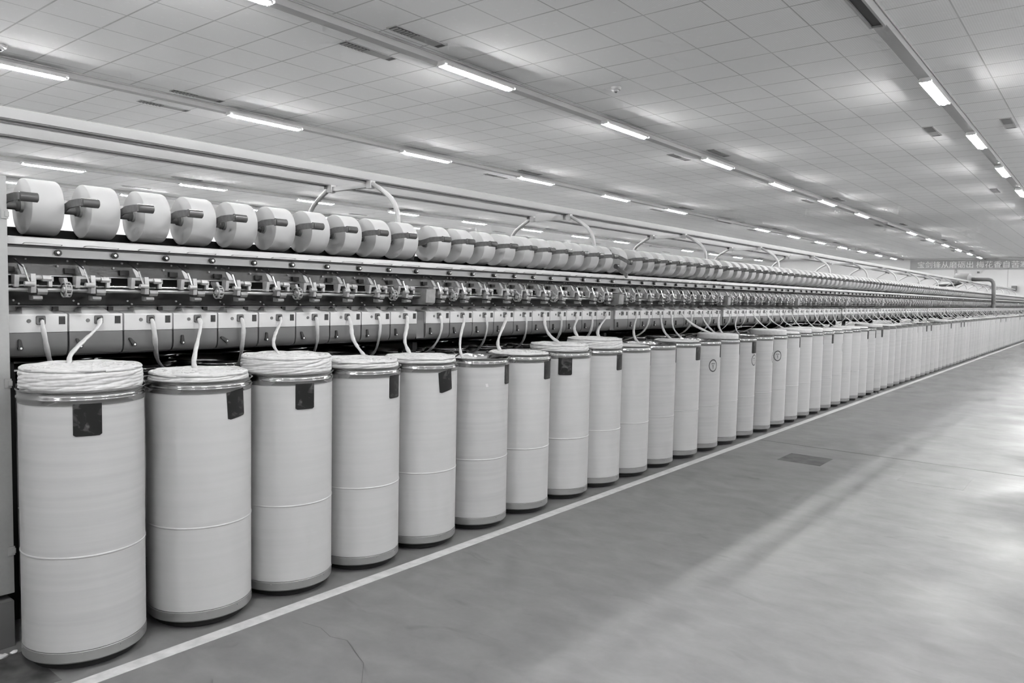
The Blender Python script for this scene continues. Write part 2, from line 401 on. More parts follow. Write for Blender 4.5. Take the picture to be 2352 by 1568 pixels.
# ---------------------------------------------------------------- spinning machine frame
S0 = 1.207; PITCH = .23; GAP = .0735; SEC = 2.3 + GAP; NS = 18
def ypos(i): return S0 + PITCH * i + GAP * (i // 10)
Y0 = 1.075; Y1 = ypos(179) + .125
mf = thing('spinning_machine_frame', 'long dark spinning machine frame running from the end cabinet to the far wall', 'spinning machine', (-MX, Y0, FL))
def mpart(name, b, m, bevel=0.): return b.obj(name, m, mf, (MX, -Y0, -FL), bevel)
for sgn in (1, -1):
    def PX(x):           # offset from machine axis: x given as distance to the centre line
        return -MX + sgn * x
    b = MB(); poly = [(.700, 1.590), (.745, 1.590), (.745, 1.6175), (.733, 1.6225), (.700, 1.6225)]
    poly = [(PX(a), z) for a, z in poly]
    if sgn < 0: poly = poly[::-1]
    b.prism(poly, Y0, Y1); mpart('winding_ledge', b, M['white2'])
    b = MB(); b.box(PX(.60), PX(.722), Y0, Y1, 1.583, 1.590); mpart('ledge_groove', b, M['greyd'])
    poly = [(PX(a), z) for a, z in [(.60, 1.546), (.731, 1.544), (.733, 1.578), (.752, 1.5835), (.60, 1.5835)]]
    if sgn < 0: poly = poly[::-1]
    b = MB(); b.prism(poly, Y0, Y1); mpart('sensor_rail', b, M['alud'])
    poly = [(PX(a), z) for a, z in [(.60, 1.468), (.664, 1.468), (.650, 1.546), (.60, 1.546)]]
    if sgn < 0: poly = poly[::-1]
    b = MB(); b.prism(poly, Y0, Y1); mpart('upper_panel', b, M['darkp'])
    b = MB(); b.box(PX(.60), PX(.668), Y0, Y1, 1.4645, 1.468); mpart('panel_edge', b, M['alu'])
    b = MB(); b.cyl((PX(.735), Y0, 1.424), (PX(.735), Y1, 1.424), .0048, n=10); mpart('guide_shaft', b, M['chrome'])
    b = MB(); b.cyl((PX(.722), Y0, 1.408), (PX(.722), Y1, 1.408), .0105, n=12); mpart('drive_shaft', b, M['alu'])
    poly = [(PX(a), z) for a, z in [(.60, 1.338), (.655, 1.343), (.645, 1.398), (.60, 1.398)]]
    if sgn < 0: poly = poly[::-1]
    b = MB(); b.prism(poly, Y0, Y1); mpart('lower_panel', b, M['darkl'])
    b = MB(); b.box(PX(.50), PX(.60), Y0, Y1, 1.10, 1.343); mpart('back_panel', b, M['white2'])
    b = MB(); b.box(PX(.42), PX(.598), Y0, Y1, 1.36, 1.60); mpart('core_beam', b, M['darkl'])
    b = MB(); b.box(PX(.05), PX(.60), Y0, Y1, 1.10, 1.118); mpart('underside_tray', b, M['black'])
b = MB(); b.box(-MX - .50, -MX + .50, Y0, Y1, 1.585, 1.600); mpart('top_deck', b, M['darkl'])
for q in (-1, 1):
    b = MB(); b.box(-MX + q * .52, -MX + q * .485, Y0, Y1, 1.60, 1.672); mpart('winding_backing', b, M['darkl'])
for s in range(NS + 1):
    y = Y0 + .012 + (SEC * s if s else .03)
    if s == NS: y = Y1 - .06
    b = MB()
    b.box(-MX - .60, -MX + .60, y - .02, y + .02, 1.05, 1.10); mpart('cross_member', b, M['darkl'])
    for q in (-.55, .55):
        b = MB(); b.box(-MX + q - .03, -MX + q + .03, y - .03, y + .03, FL, 1.05); mpart('support_leg', b, M['darkl'])

# section joint covers
for s in range(1, NS):
    y = S0 + SEC * s - PITCH / 2 - GAP / 2 - .006
    t = thing('joint_cover', 'grey joint cover block between the %s and %s blocks of spindles' % (nth(s), nth(s + 1)), 'joint cover', (-3.52, y, 1.12), 'joint covers between machine blocks')
    b = MB(); b.box(-.11, -.012, -.034, .034, .012, .184); b.obj('lower_plate', M['greyc'], t)
    b = MB(); b.prism([(-.09, .232), (.055, .232), (.08, .245), (.085, .33), (.06, .338), (-.09, .338)], -.042, .042); b.obj('bearing_block', M['castd'], t, bevel=.004)

# ---------------------------------------------------------------- spinning boxes
boxes = []
def box_parts(b, k):
    """geometry of part k in local coords; origin on the face plane at the inlet height minus .15"""
    Z = -1.127
    def z(a): return a + Z
    if k == 'front_cover':
        b.prism([(-.10, z(1.228)), (.0, z(1.228)), (.001, z(1.300)), (-.003, z(1.3055)), (-.045, z(1.3115)), (-.10, z(1.316))], -.119, .103)
    elif k == 'cover_hood':
        b.prism([(-.004, z(1.3045), .012), (-.018, z(1.313), .016), (-.050, z(1.3305), .026), (-.098, z(1.333), .030), (-.098, z(1.312), .012)], -.079, .066)
    elif k == 'lower_cover':
        b.prism([(-.10, z(1.118)), (-.055, z(1.120)), (-.018, z(1.130)), (-.005, z(1.146)), (-.001, z(1.170)), (-.001, z(1.2265)), (-.10, z(1.2265))], -.119, .103)
    elif k == 'sliver_inlet':
        o = .0195; i = .0095; zc = z(1.2785)
        def ring(w, n=5):
            c = w * .35; out = []
            for (sx, sy) in ((1, 1), (-1, 1), (-1, -1), (1, -1)):
                for q in range(n):
                    t = PI / 2 * q / (n - 1) + {(1, 1): 0, (-1, 1): PI / 2, (-1, -1): PI, (1, -1): 1.5 * PI}[(sx, sy)]
                    out.append((sx * (w - c) + c * math.cos(t), sy * (w - c) + c * math.sin(t)))
            return out
        R0, R1, R2 = ring(o), ring(o * .86), ring(i); n = len(R0)
        vs = [(.0, y, zc + h) for y, h in R0] + [(.008, y, zc + h) for y, h in R1] + [(.007, y, zc + h) for y, h in R2] + [(.0015, y, zc + h) for y, h in R2]
        fs = []
        for r in range(3):
            for q in range(n): fs.append((r * n + q, r * n + (q + 1) % n, (r + 1) * n + (q + 1) % n, (r + 1) * n + q))
        b.add(vs, fs)
        b.cur = 1; b.add([(.0015, y, zc + h) for y, h in R2], [tuple(range(n))]); b.cur = 0
    elif k == 'signal_button':
        b.cyl((-.004, -.0445, z(1.276)), (.0035, -.0445, z(1.276)), .0088, .008, n=16)
    elif k == 'window':
        b.box(-.006, .0018, .069, .094, z(1.2605), z(1.2945))
    elif k == 'lever':
        zc = z(1.164)
        b.cyl((-.002, -.078, zc), (.010, -.078, zc), .0098, n=14)
        b.add([(.010, -.0865, zc), (.010, -.0695, zc), (.008, -.074, zc + .030), (.008, -.086, zc + .030), (.0, -.0865, zc), (.0, -.0695, zc), (.0, -.074, zc + .030), (.0, -.086, zc + .030)],
              [(0, 1, 2, 3), (4, 7, 6, 5), (0, 4, 5, 1), (1, 5, 6, 2), (2, 6, 7, 3), (3, 7, 4, 0)])
        b.cyl((.0, -.081, zc + .031), (.010, -.081, zc + .031), .0058, n=12)
    elif k == 'lever_tip':
        b.cyl((.010, -.078, z(1.1635)), (.0135, -.078, z(1.1635)), .0045, n=12)
    elif k == 'side_latch':
        b.box(-.10, -.085, .078, .100, z(1.316), z(1.334))
    return b
BP = [('front_cover', 'white', .0015), ('cover_hood', 'white', .002), ('lower_cover', 'greyc', 0), ('sliver_inlet', ('greyc', 'black'), 0), ('signal_button', 'greyc', 0),
      ('window', 'black', 0), ('side_latch', 'black', 0)]
root = thing('spinning_box', 'x', 'spinning box', (-3.52, ypos(0), 1.127), 'spinning boxes along the machine front')
for k, m, bv in BP:
    mm = [M[q] for q in m] if isinstance(m, tuple) else M[m]
    box_parts(MB(), k).obj(k, mm, root, bevel=bv)
lv_me = box_parts(MB(), 'lever').mesh('lever', M['black'])
lt_me = box_parts(MB(), 'lever_tip').mesh('lever_tip', M['chrome'])
# far version as one mesh
b = MB(); MATS = [M['white'], M['greyc'], M['black']]
for k, i in (('front_cover', 0), ('cover_hood', 0), ('lower_cover', 1), ('signal_button', 1), ('window', 2), ('lever', 2), ('side_latch', 2)):
    b.cur = i; box_parts(b, k)
b.cur = 1; b.box(0, .006, -.0195, .0195, .132, .171); b.cur = 2; b.box(0, .0065, -.009, .009, .142, .161)
far_box = b.mesh('spinning_box', MATS)
NEAR = 30
def where(i, s='block'):
    return '%s in the %s %s from the near end' % (nth(i % 10 + 1), nth(i // 10 + 1), s)
lever_rot = [0, .32, .55, -.05, .9, -.1, .25, 0, 0, .05, 0, .2, .1, 0, .1, -.1, 0, .2]
for i in range(180):
    loc = (-3.52, ypos(i), 1.127); lab = 'white and grey spinning box, ' + where(i)
    if i == 20: lab = 'spinning box with an empty inlet, ' + where(i)
    if i < NEAR:
        r = dup(root, loc, lab) if i else None
        if i == 0: root['label'] = lab; continue
        lv = link(lv_me, 'lever', r, (0, -.078, .037)); a = lever_rot[i] if i < len(lever_rot) else random.uniform(-.2, .3)
        lv.rotation_euler = (a, 0, 0)
        lt = link(lt_me, 'lever_tip', lv)
        lv.data = lv_me; lv.matrix_parent_inverse = Matrix()
    else:
        tag(link(far_box, 'spinning_box', None, loc), lab, 'spinning box', 'spinning boxes along the machine front')
lv = link(lv_me, 'lever', root, (0, -.078, .037)); link(lt_me, 'lever_tip', lv)
# lever meshes were built about the box origin: shift them so they turn about their own pivot
for me in (lv_me, lt_me):
    me.transform(Matrix.Translation((0, .078, -.037)))

# ---------------------------------------------------------------- yarn take-up mechanisms
def mech(k, b):
    # origin x=-3.47 plane, y inlet, z=1.40
    def z(a): return a - 1.40
    if k == 'guide_rod':
        b.cyl((-.075, -.090, z(1.535)), (.012, -.079, z(1.495)), .0028, n=8); b.cyl((.012, -.079, z(1.497)), (.028, -.066, z(1.436)), .0048, n=10)
    elif k == 'takeup_roller':
        b.cyl((.030, -.084, z(1.430)), (.030, -.048, z(1.430)), .0105, n=16)
    elif k == 'bracket_frame':
        b.prism([(-.03, z(1.417)), (.004, z(1.417)), (.012, z(1.466)), (-.03, z(1.468))], -.112, -.095)
        b.box(-.03, .008, -.096, -.035, z(1.455), z(1.467))
        b.prism([(-.03, z(1.396)), (.016, z(1.394)), (.020, z(1.440)), (.014, z(1.472)), (-.03, z(1.472))], -.056, -.037)
        b.box(-.05, -.03, -.10, -.03, z(1.44), z(1.466))
    elif k == 'clamp_block':
        b.cyl((-.004, -.038, z(1.457)), (-.004, -.010, z(1.457)), .0095, n=14)
        b.prism([(-.028, z(1.444)), (.010, z(1.442)), (.016, z(1.452)), (.008, z(1.466)), (-.028, z(1.468))], -.010, .022)
        b.box(-.02, .004, .020, .033, z(1.442), z(1.461)); b.box(-.01, .010, .012, .026, z(1.420), z(1.444))
    elif k == 'lift_arm':
        b.add([(-.02, -.077, z(1.470)), (-.02, -.054, z(1.470)), (-.045, -.062, z(1.510)), (-.045, -.082, z(1.510)), (-.03, -.077, z(1.470)), (-.03, -.054, z(1.470)), (-.055, -.062, z(1.510)), (-.055, -.082, z(1.510))],
              [(0, 1, 2, 3), (4, 7, 6, 5), (0, 4, 5, 1), (1, 5, 6, 2), (2, 6, 7, 3), (3, 7, 4, 0)])
    elif k == 'nozzle_cup':
        b.prism([(-.03, z(1.388)), (.004, z(1.386)), (.012, z(1.398)), (.008, z(1.412)), (-.03, z(1.413))], -.030, .008)
        b.prism([(-.03, z(1.364)), (.010, z(1.363)), (.019, z(1.369)), (.018, z(1.380)), (-.03, z(1.386))], -.050, -.014)
    elif k == 'yarn_sensor':
        b.cyl((-.02, .057, z(1.5625)), (-.006, .057, z(1.5625)), .0135, n=18); b.cyl((-.006, .060, z(1.561)), (-.001, .060, z(1.561)), .009, n=12)
    elif k == 'sensor_lens':
        b.cyl((-.006, .052, z(1.563)), (.006, .052, z(1.563)), .0058, n=12)
    elif k == 'guide_wire':
        b.tube([(-.01, -.076, z(1.592)), (.012, -.074, z(1.596)), (.014, -.066, z(1.597)), (.014, .058, z(1.597)), (.012, .066, z(1.596)), (-.01, .068, z(1.592))], .0017, n=6)
    elif k == 'panel_screws':
        for (yy, zz, rr, xx) in ((-.108, 1.532, .0045, -.098), (-.076, 1.531, .0038, -.098), (-.038, 1.534, .0036, -.098), (.081, 1.509, .0045, -.091), (-.086, 1.361, .004, -.096), (-.068, 1.347, .0042, -.093)):
            b.cyl((xx, yy, z(zz)), (xx + .008, yy, z(zz)), rr, n=10)
    elif k == 'panel_hole':
        b.cyl((-.104, -.024, z(1.524)), (-.0925, -.024, z(1.524)), .0055, n=12)
    elif k == 'black_clip':
        b.box(-.10, -.075, -.125, -.085, z(1.478), z(1.500))
    return b
MP = [('guide_rod', 'chrome', 0), ('takeup_roller', 'cast', 0), ('bracket_frame', 'cast', .0012), ('clamp_block', 'cast', .0012), ('lift_arm', 'cast', 0), ('nozzle_cup', 'castd', .002),
      ('yarn_sensor', 'black', 0), ('sensor_lens', 'chrome', 0), ('guide_wire', 'alu', 0), ('panel_screws', 'cast', 0), ('panel_hole', 'black', 0), ('black_clip', 'black', 0)]
mroot = thing('yarn_takeup', 'x', 'yarn take-up mechanism', (-3.47, ypos(0), 1.40), 'yarn take-up mechanisms')
for k, m, bv in MP: mech(k, MB()).obj(k, M[m], mroot, bevel=bv)
b = MB(); MATS2 = [M['cast'], M['castd'], M['chrome'], M['black']]
for k, i in (('takeup_roller', 0), ('bracket_frame', 0), ('clamp_block', 0), ('lift_arm', 0), ('nozzle_cup', 1), ('guide_rod', 2)):
    b.cur = i; mech(k, b)
far_mech = b.mesh('yarn_takeup', MATS2)
for i in range(180):
    lab = 'metal yarn take-up mechanism, ' + where(i); loc = (-3.47, ypos(i), 1.40)
    if i < NEAR:
        if i == 0: mroot['label'] = lab
        else: dup(mroot, loc, lab)
    else: tag(link(far_mech, 'yarn_takeup', None, loc), lab, 'yarn take-up mechanism', 'yarn take-up mechanisms')
sen_me = mech('yarn_sensor', MB()).mesh('yarn_sensor', M['black'])
for i in range(NEAR, NEAR + 55): link(sen_me, 'yarn_sensor', mf, (MX - 3.47, ypos(i) - Y0, 1.40 - FL))
b = MB()
for i in range(NEAR + 55, 180):
    b.cyl((MX - 3.49, ypos(i) - Y0 + .057, 1.5625 - FL), (MX - 3.476, ypos(i) - Y0 + .057, 1.5625 - FL), .0135, n=8)
o = b.obj('yarn_sensors', M['black'], mf); o['kind'] = 'stuff'
# drive wheels
b = MB()
for yy in (-.0105, .0105):
    b.lathe([(.030 + .004 * math.cos(a), yy + .0028 * math.sin(a)) for a in [2 * PI * q / 8 for q in range(9)]], n=30, axis='y')
for q in range(10):
    t = 2 * PI * q / 10; d = Vector((math.cos(t), 0, math.sin(t)))
    b.cyl(d * .031 + Vector((0, -.0105, 0)), d * .031 + Vector((0, .0105, 0)), .003, n=6)
    if q % 2 == 0: b.cyl(d * .009, d * .029, .003, n=6)
b.cyl((0, -.014, 0), (0, .014, 0), .0125, n=14)
wheel_me = b.mesh('wheel_ring', M['cast'])
arm_me = MB().prism([(-.06, .05), (-.01, .05), (.004, .03), (.0, .012), (-.03, .012), (-.06, .04)], -.007, .007).mesh('wheel_hanger', M['cast'], .001)
for s in range(6):
    for q in (0, 3, 5, 8):
        i = s * 10 + q
        t = thing('drive_wheel', 'toothed shaft wheel after %s take-up in the %s block from the near end' % (nth(q + 1), nth(s + 1)), 'wheel', (-3.47, ypos(i) + .082, 1.409), 'toothed wheels on the drive shaft')
        link(wheel_me, 'wheel_ring', t); link(arm_me, 'wheel_hanger', t)

# ---------------------------------------------------------------- packages and cradles
b = MB(); R = .1181; L_ = .124
b.lathe([(.026, .001), (R - .006, 0), (R - .0015, .0015), (R, .006), (R, L_ - .006), (R - .0015, L_ - .0015), (R - .006, L_), (.026, L_ - .001)], n=64, axis='y')
pk_me = b.mesh('yarn_body', M['yarn'], angle=50)
b = MB(); b.lathe([(.020, L_ + .010), (.0265, L_ + .010), (.0265, -.010), (.020, -.010), (.020, L_ + .010)], n=28, axis='y')
core_me = b.mesh('paper_tube', M['castd'])
b = MB()
b.lathe([(.0, 0), (R - .006, 0), (R, .005), (R, L_ - .005), (R - .006, L_), (0, L_)], n=32, axis='y')
farpk_me = b.mesh('yarn_package', M['yarn'])
b = MB(); b.lathe([(0, -.0335), (.0175, -.0335), (.019, -.032), (.019, .032), (.0175, .0335), (0, .0335)], n=24, axis='y')
grip_me = b.mesh('cradle_grip', M['grip'])
def arm_geo(b):
    # origin = grip centre (x -3.38); plate in the x-z plane
    y0, y1 = -.040, -.0335
    P = [(.012, .014), (-.030, .016), (-.105, .014), (-.150, .004), (-.200, -.010), (-.232, -.012), (-.262, -.028), (-.262, -.046), (-.230, -.046), (-.190, -.040), (-.150, -.060), (-.165, -.135), (-.190, -.150), (-.205, -.135), (-.19, -.05)]
    top = [(.012, .014), (-.030, .016), (-.105, .014), (-.150, .004), (-.215, -.006), (-.262, -.020), (-.275, -.034)]
    bot = [(-.262, -.050), (-.215, -.040), (-.160, -.032), (-.115, -.018), (-.030, -.015), (.012, -.014)]
    b.prism((top + bot)[::-1], y0, y1)
    b.prism([(-.225, -.045), (-.255, -.045), (-.290, -.10), (-.285, -.13), (-.262, -.13), (-.25, -.10)], y0 + .001, y1 - .001)
    return b
arm_me = arm_geo(MB()).mesh('cradle_arm', M['armm'])
b = MB(); b.lathe([(0, -.048), (.014, -.048), (.018, -.044), (.018, .012), (.024, .018), (.024, .034)], n=24, axis='y')
hub_me = b.mesh('cradle_hub', M['grip'])
hub_me.transform(Matrix.Translation((-.242, .018, -.0165)))
b = MB(); MATS3 = [M['armm'], M['grip']]
arm_geo(b); b.cur = 1
b.lathe([(0, -.0335), (.019, -.033), (.019, .033), (0, .0335)], n=12, axis='y')
farcr_me = b.mesh('package_cradle', MATS3)
for i in range(180):
    y = ypos(i); lab = where(i)
    pl = (-3.6219, y - .029, 1.7562)
    if i == 20: pl = (-3.66, y - .015, 1.765)
    pn = 'round white yarn package, ' + lab
    if i < NEAR:
        t = thing('yarn_package', pn, 'yarn package', pl, 'yarn packages along the top')
        link(pk_me, 'yarn_body', t); link(core_me, 'paper_tube', t)
    else:
        tag(link(farpk_me, 'yarn_package', None, pl), pn, 'yarn package', 'yarn packages along the top')
    cl = (-3.3799, y - .085, 1.7728); cn = 'dark package cradle arm with cylindrical grip, ' + lab
    if i < NEAR:
        t = thing('package_cradle', cn, 'package cradle', cl, 'package cradles')
        o1 = link(grip_me, 'cradle_grip', t); o2 = link(arm_me, 'cradle_arm', t); o3 = link(hub_me, 'cradle_hub', t)
        if i == 20:
            t['label'] = 'opened package cradle swung forward at the start of the third block'
            t.location = (-3.41, y - .075, 1.735); t.rotation_euler = (0, math.radians(28), math.radians(12))
    else:
        tag(link(farcr_me, 'package_cradle', None, cl), cn, 'package cradle', 'package cradles')
t = thing('tilted_arm', 'flat grey lever leaning over the ledge below the open cradle', 'lever', (-3.47, ypos(20) - .11, 1.63))
MB().prism([(-.06, .075), (-.045, .085), (.055, .0), (.055, -.03), (.045, -.035), (.03, -.01), (-.07, .06)], -.012, .012).obj('lever_plate', M['greyc'], t, bevel=.002)
MB().cyl((-.055, -.02, .07), (-.055, .02, .07), .022, n=18).obj('lever_knob', M['grip'], t)
# winding drums under the packages
t = thing('winding_drums', 'row of dark winding drums beneath the yarn packages', 'winding drums', (-3.665, Y0, 1.612))
for i in range(180):
    if i < 90:
        b = MB(); b.cyl((0, ypos(i) - Y0 - .02, .005), (0, ypos(i) - Y0 + .085, .005), .028, n=14); b.obj('drum', M['black'], t)
    elif i == 90:
        b = MB()
        for j in range(90, 180): b.cyl((0, ypos(j) - Y0 - .02, .005), (0, ypos(j) - Y0 + .085, .005), .030, n=10)
        o = b.obj('drums', M['black'], t); o['kind'] = 'stuff'

# ---------------------------------------------------------------- end cabinet
t = thing('end_cabinet', 'tall pale grey machine end cabinet at the left edge', 'cabinet', (-3.4, -.6, FL))
b = MB(); b.box(-5.04, -3.40, -.6, 1.055, .187, 1.848); b.obj('cabinet_body', M['cab'], t, (3.4, .6, -FL), bevel=.004)
b = MB(); b.box(-5.0, -3.46, -.56, 1.02, .12, .187); b.obj('shadow_gap', M['black'], t, (3.4, .6, -FL))
b = MB(); b.box(-5.02, -3.375, -.58, 1.045, FL, .165); b.obj('plinth', M['greyd'], t, (3.4, .6, -FL), bevel=.003)
for zz in (1.70, 1.035, .36):
    b = MB(); b.box(-3.402, -3.397, 1.034, 1.058, zz - .018, zz + .018); b.box(-3.398, -3.394, 1.046, 1.060, zz - .010, zz + .010); b.obj('hinge', M['cab'], t, (3.4, .6, -FL))
b = MB(); b.box(-3.402, -3.398, -.2, -.194, .25, 1.80); b.obj('door_seam', M['greyd'], t, (3.4, .6, -FL))
# lint at the cabinet foot
for q, (x, y, s) in enumerate(((-3.30, .975, .018), (-3.312, 1.02, .013), (-3.315, 1.06, .012), (-3.29, .94, .02))):
    bm = bmesh.new(); bmesh.ops.create_icosphere(bm, subdivisions=3, radius=s)
    for vtx in bm.verts:
        vtx.co *= 1 + .5 * noise.noise(vtx.co * 90 + Vector((q, 0, 0))); vtx.co.z *= .45
    me = bpy.data.meshes.new('lint_tuft'); bm.to_mesh(me); bm.free(); me.materials.append(M['lint'])
    for p in me.polygons: p.use_smooth = True
    tag(link(me, 'lint_tuft', None, (x, y, FL + s * .3)), 'white cotton lint tuft on the floor by the cabinet base, %s from the left' % nth([2, 3, 4, 1][q]), 'lint', 'lint tufts by the cabinet')

# ---------------------------------------------------------------- overhead rails and arches
def rail(x, lab, side):
    t = thing('travel_rail', lab, 'rail', (x, -3, 2.18), 'overhead travel rails')
    y0, y1 = 0, 47.2
    b = MB(); b.box(-.045, 0, y0, y1, .005, .056); b.obj('rail_beam', M['railw'], t, bevel=.002)
    b = MB(); b.box(-.038, -.004, y0, y1, -.002, .005); b.obj('rail_slot', M['greyd'], t)
    b = MB(); b.box(-.060, -.045, y0, y1, -.006, .004); b.cyl((-.075, y0, .0), (-.075, y1, .0), .006, n=8); b.obj('cable_strip', M['alu'], t)
rail(-4.0, 'long white overhead rail on the near side above the yarn packages', 1)
rail(-4.44, 'long white overhead rail on the far side above the yarn packages', -1)
def arch_pts():
    h = [(.22, 2.163), (.30, 2.125), (.37, 2.085), (.42, 2.05), (.455, 2.01), (.480, 1.96), (.492, 1.90), (.495, 1.80), (.495, 1.63)]
    return h
def arch_leg(s):
    pts = [Vector((s * x, 0, z)) for x, z in arch_pts()]
    return MB().tube(pts, [.0165] * len(pts), n=10)
leg_mes = [arch_leg(1).mesh('arch_leg', M['arch']), arch_leg(-1).mesh('arch_leg', M['arch'])]
bar_me = MB().box(-.225, .225, -.014, .014, 2.135, 2.168).mesh('cross_bar', M['arch'], .002)
cl_me = [MB().box(q, q + .045, -.022, .022, 2.128, 2.1805).mesh('rail_clamp', M['white'], .002) for q in (.190, -.235)]
dk_me = MB().box(-.262, -.236, -.03, .03, 2.155, 2.178).mesh('stop_block', M['greyc'], .001)
brace_me = MB().box(-.16, .16, -.03, -.018, 2.13, 2.20).mesh('brace_plate', M['arch'], .001)
for s in range(17):
    y = 3.40 + SEC * s
    t = thing('support_arch', 'white tubular arch carrying the overhead rails, %s from the near end' % nth(s + 1), 'arch', (-MX, y, 0), 'rail arches')
    link(leg_mes[0], 'arch_leg', t); link(leg_mes[1], 'arch_leg', t); link(bar_me, 'cross_bar', t); link(cl_me[0], 'rail_clamp', t); link(cl_me[1], 'rail_clamp', t); link(dk_me, 'stop_block', t)
    if s in (1, 4): link(brace_me, 'brace_plate', t)
# travelling cleaner
t = thing('travelling_cleaner', 'grey travelling cleaner on the rails with suction hoses hanging down both sides', 'travelling cleaner', (-MX, 30.2, 2.24))
b = MB(); prof = [(-1.0, 0), (-1.0, .10), (-.62, .235), (.55, .235), (1.0, .10), (1.0, 0)]
b.add([(-.2, y, z) for y, z in prof] + [(.2, y, z) for y, z in prof], [(0, 1, 2, 3, 4, 5), (11, 10, 9, 8, 7, 6)] + [(i, i + 6, (i + 1) % 6 + 6, (i + 1) % 6) for i in range(6)])
b.obj('housing', M['capg'], t, bevel=.01)
for s in (1, -1):
    if s < 0: pts = [(-.10, 0, -.04), (-.30, 0, -.13), (-.62, 0, -.14), (-.80, 0, -.16), (-.86, 0, -.22), (-.88, 0, -.45), (-.88, 0, -.80)]
    else: pts = [(s * .15, 0, .05), (s * .45, 0, .05), (s * .70, 0, .045), (s * .78, 0, .02), (s * .83, 0, -.04), (s * .85, 0, -.12), (s * .87, 0, -.45), (s * .88, 0, -.80)]
    b = MB().tube(pts, .062, n=14); b.obj('suction_hose', M['duct'] if s < 0 else M['greyc'], t)
    b = MB().cyl((s * .88, 0, -.80), (s * .88, 0, -.92), .07, n=14); b.obj('hose_mouth', M['capg'], t)

# ---------------------------------------------------------------- sliver cans
RC = .2165; HT = 1.0366
shell_prof = [(RC - .004, .056), (RC, .060), (RC, .413), (RC + .0022, .416), (RC + .0022, .419), (RC, .422), (RC, .993), (RC - .003, .995)]
def shell_mesh(m, n=64):
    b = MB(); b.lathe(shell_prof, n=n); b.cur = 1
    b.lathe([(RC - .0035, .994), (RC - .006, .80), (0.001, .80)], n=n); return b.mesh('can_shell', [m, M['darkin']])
shells = [shell_mesh(M['shell']), shell_mesh(M['shell2'])]
rim_prof = [(RC - .004, .985), (RC + .002, .985), (RC + .0025, .999), (RC + .0065, 1.003), (RC + .0065, 1.009), (RC + .002, 1.013), (RC + .001, 1.026), (RC + .004, 1.0305), (RC + .0075, 1.0325),
            (RC + .008, 1.0355), (RC + .005, 1.0375), (RC + .001, 1.036), (RC - .003, 1.028), (RC - .004, .985)]
rim_me = MB().lathe(rim_prof, n=72).mesh('can_rim', M['steel'], angle=60)
b = MB(); b.lathe([(0.001, .012), (RC - .008, .012), (RC - .003, .014), (RC + .0015, .020), (RC + .0015, .055), (RC - .001, .057)], n=64)
for q in range(10):
    t_ = 2 * PI * (q + .3) / 10; p = Vector((math.cos(t_), math.sin(t_), 0))
    b.cyl(p * RC + Vector((0, 0, .047)), p * (RC + .004) + Vector((0, 0, .047)), .0028, n=8)
base_me = b.mesh('base_band', M['band'])
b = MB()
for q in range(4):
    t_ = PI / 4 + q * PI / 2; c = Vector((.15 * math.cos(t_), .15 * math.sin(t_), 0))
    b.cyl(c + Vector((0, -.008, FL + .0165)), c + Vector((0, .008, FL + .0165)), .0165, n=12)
b.cyl((0, 0, FL + .006), (0, 0, .013), RC - .03, n=40)  # dark disc added to stand in for the shade under the can
cast_me = b.mesh('castors_shade_disc', M['darkl'])
def patch(z0, z1, a0, a1, r, skew=0., nz=3, na=8, round_=True):
    b = MB(); vs = []; fs = []
    for k in range(nz + 1):
        for j in range(na + 1):
            u = j / na; w = k / nz; inset = .0
            if round_ and k == 0: inset = .09
            a = a0 + (a1 - a0) * (inset + u * (1 - 2 * inset)); a += skew * (1 - w)
            z = z0 + (z1 - z0) * (0, .05, .5, 1)[k] + (0 if nz == 3 else (z1 - z0) * (w - (0, .05, .5, 1)[k])) + (a - (a0 + a1) / 2) * .22 * skew * 3
            for rr in (r,): vs.append((rr * math.cos(a), rr * math.sin(a), z))
    n = na + 1
    for k in range(nz):
        for j in range(na): fs.append((k * n + j, k * n + j + 1, (k + 1) * n + j + 1, (k + 1) * n + j))
    # thickness
    N0 = len(vs); vs2 = [(x * (r - .003) / r, y * (r - .003) / r, z) for x, y, z in vs]
    b.add(vs + vs2, fs + [tuple(i + N0 for i in f[::-1]) for f in fs] +
          [(j + 1, j, j + N0, j + 1 + N0) for j in range(na)] + [(k * n, (k + 1) * n, (k + 1) * n + N0, k * n + N0) for k in range(nz)] + [((k + 1) * n - 1 + n, (k + 1) * n - 1, (k + 1) * n - 1 + N0, (k + 1) * n - 1 + n + N0) for k in range(nz)])
    return b
def ring_tag(ac, zc):
    b = MB(); n = 32; vs = []; fs = []
    r = RC + .0012
    for q in range(n):
        t_ = 2 * PI * q / n
        for (w, h) in ((.050, .060), (.041, .049), (.0, .0)):
            a = ac + w * math.cos(t_) / r; vs.append((r * math.cos(a), r * math.sin(a), zc + h * math.sin(t_)))
    for q in range(n):
        j = (q + 1) % n; fs.append((q * 3, j * 3, j * 3 + 1, q * 3 + 1))
    b.add(vs, fs); return b
def digit_one(ac, zc):
    b = MB(); r = RC + .0014
    def rc(u0, u1, z0, z1):
        vs = []
        for u, z in ((u0, z0), (u1, z0), (u1, z1), (u0, z1)):
            a = ac + u / r; vs.append((r * math.cos(a), r * math.sin(a), zc + z))
        b.add(vs, [(0, 1, 2, 3)])
    rc(-.003, .003, -.030, .006); rc(-.008, -.002, -.004, .002)
    for q in range(4): rc(-.020 + q * .011, -.013 + q * .011, .014, .023)
    return b

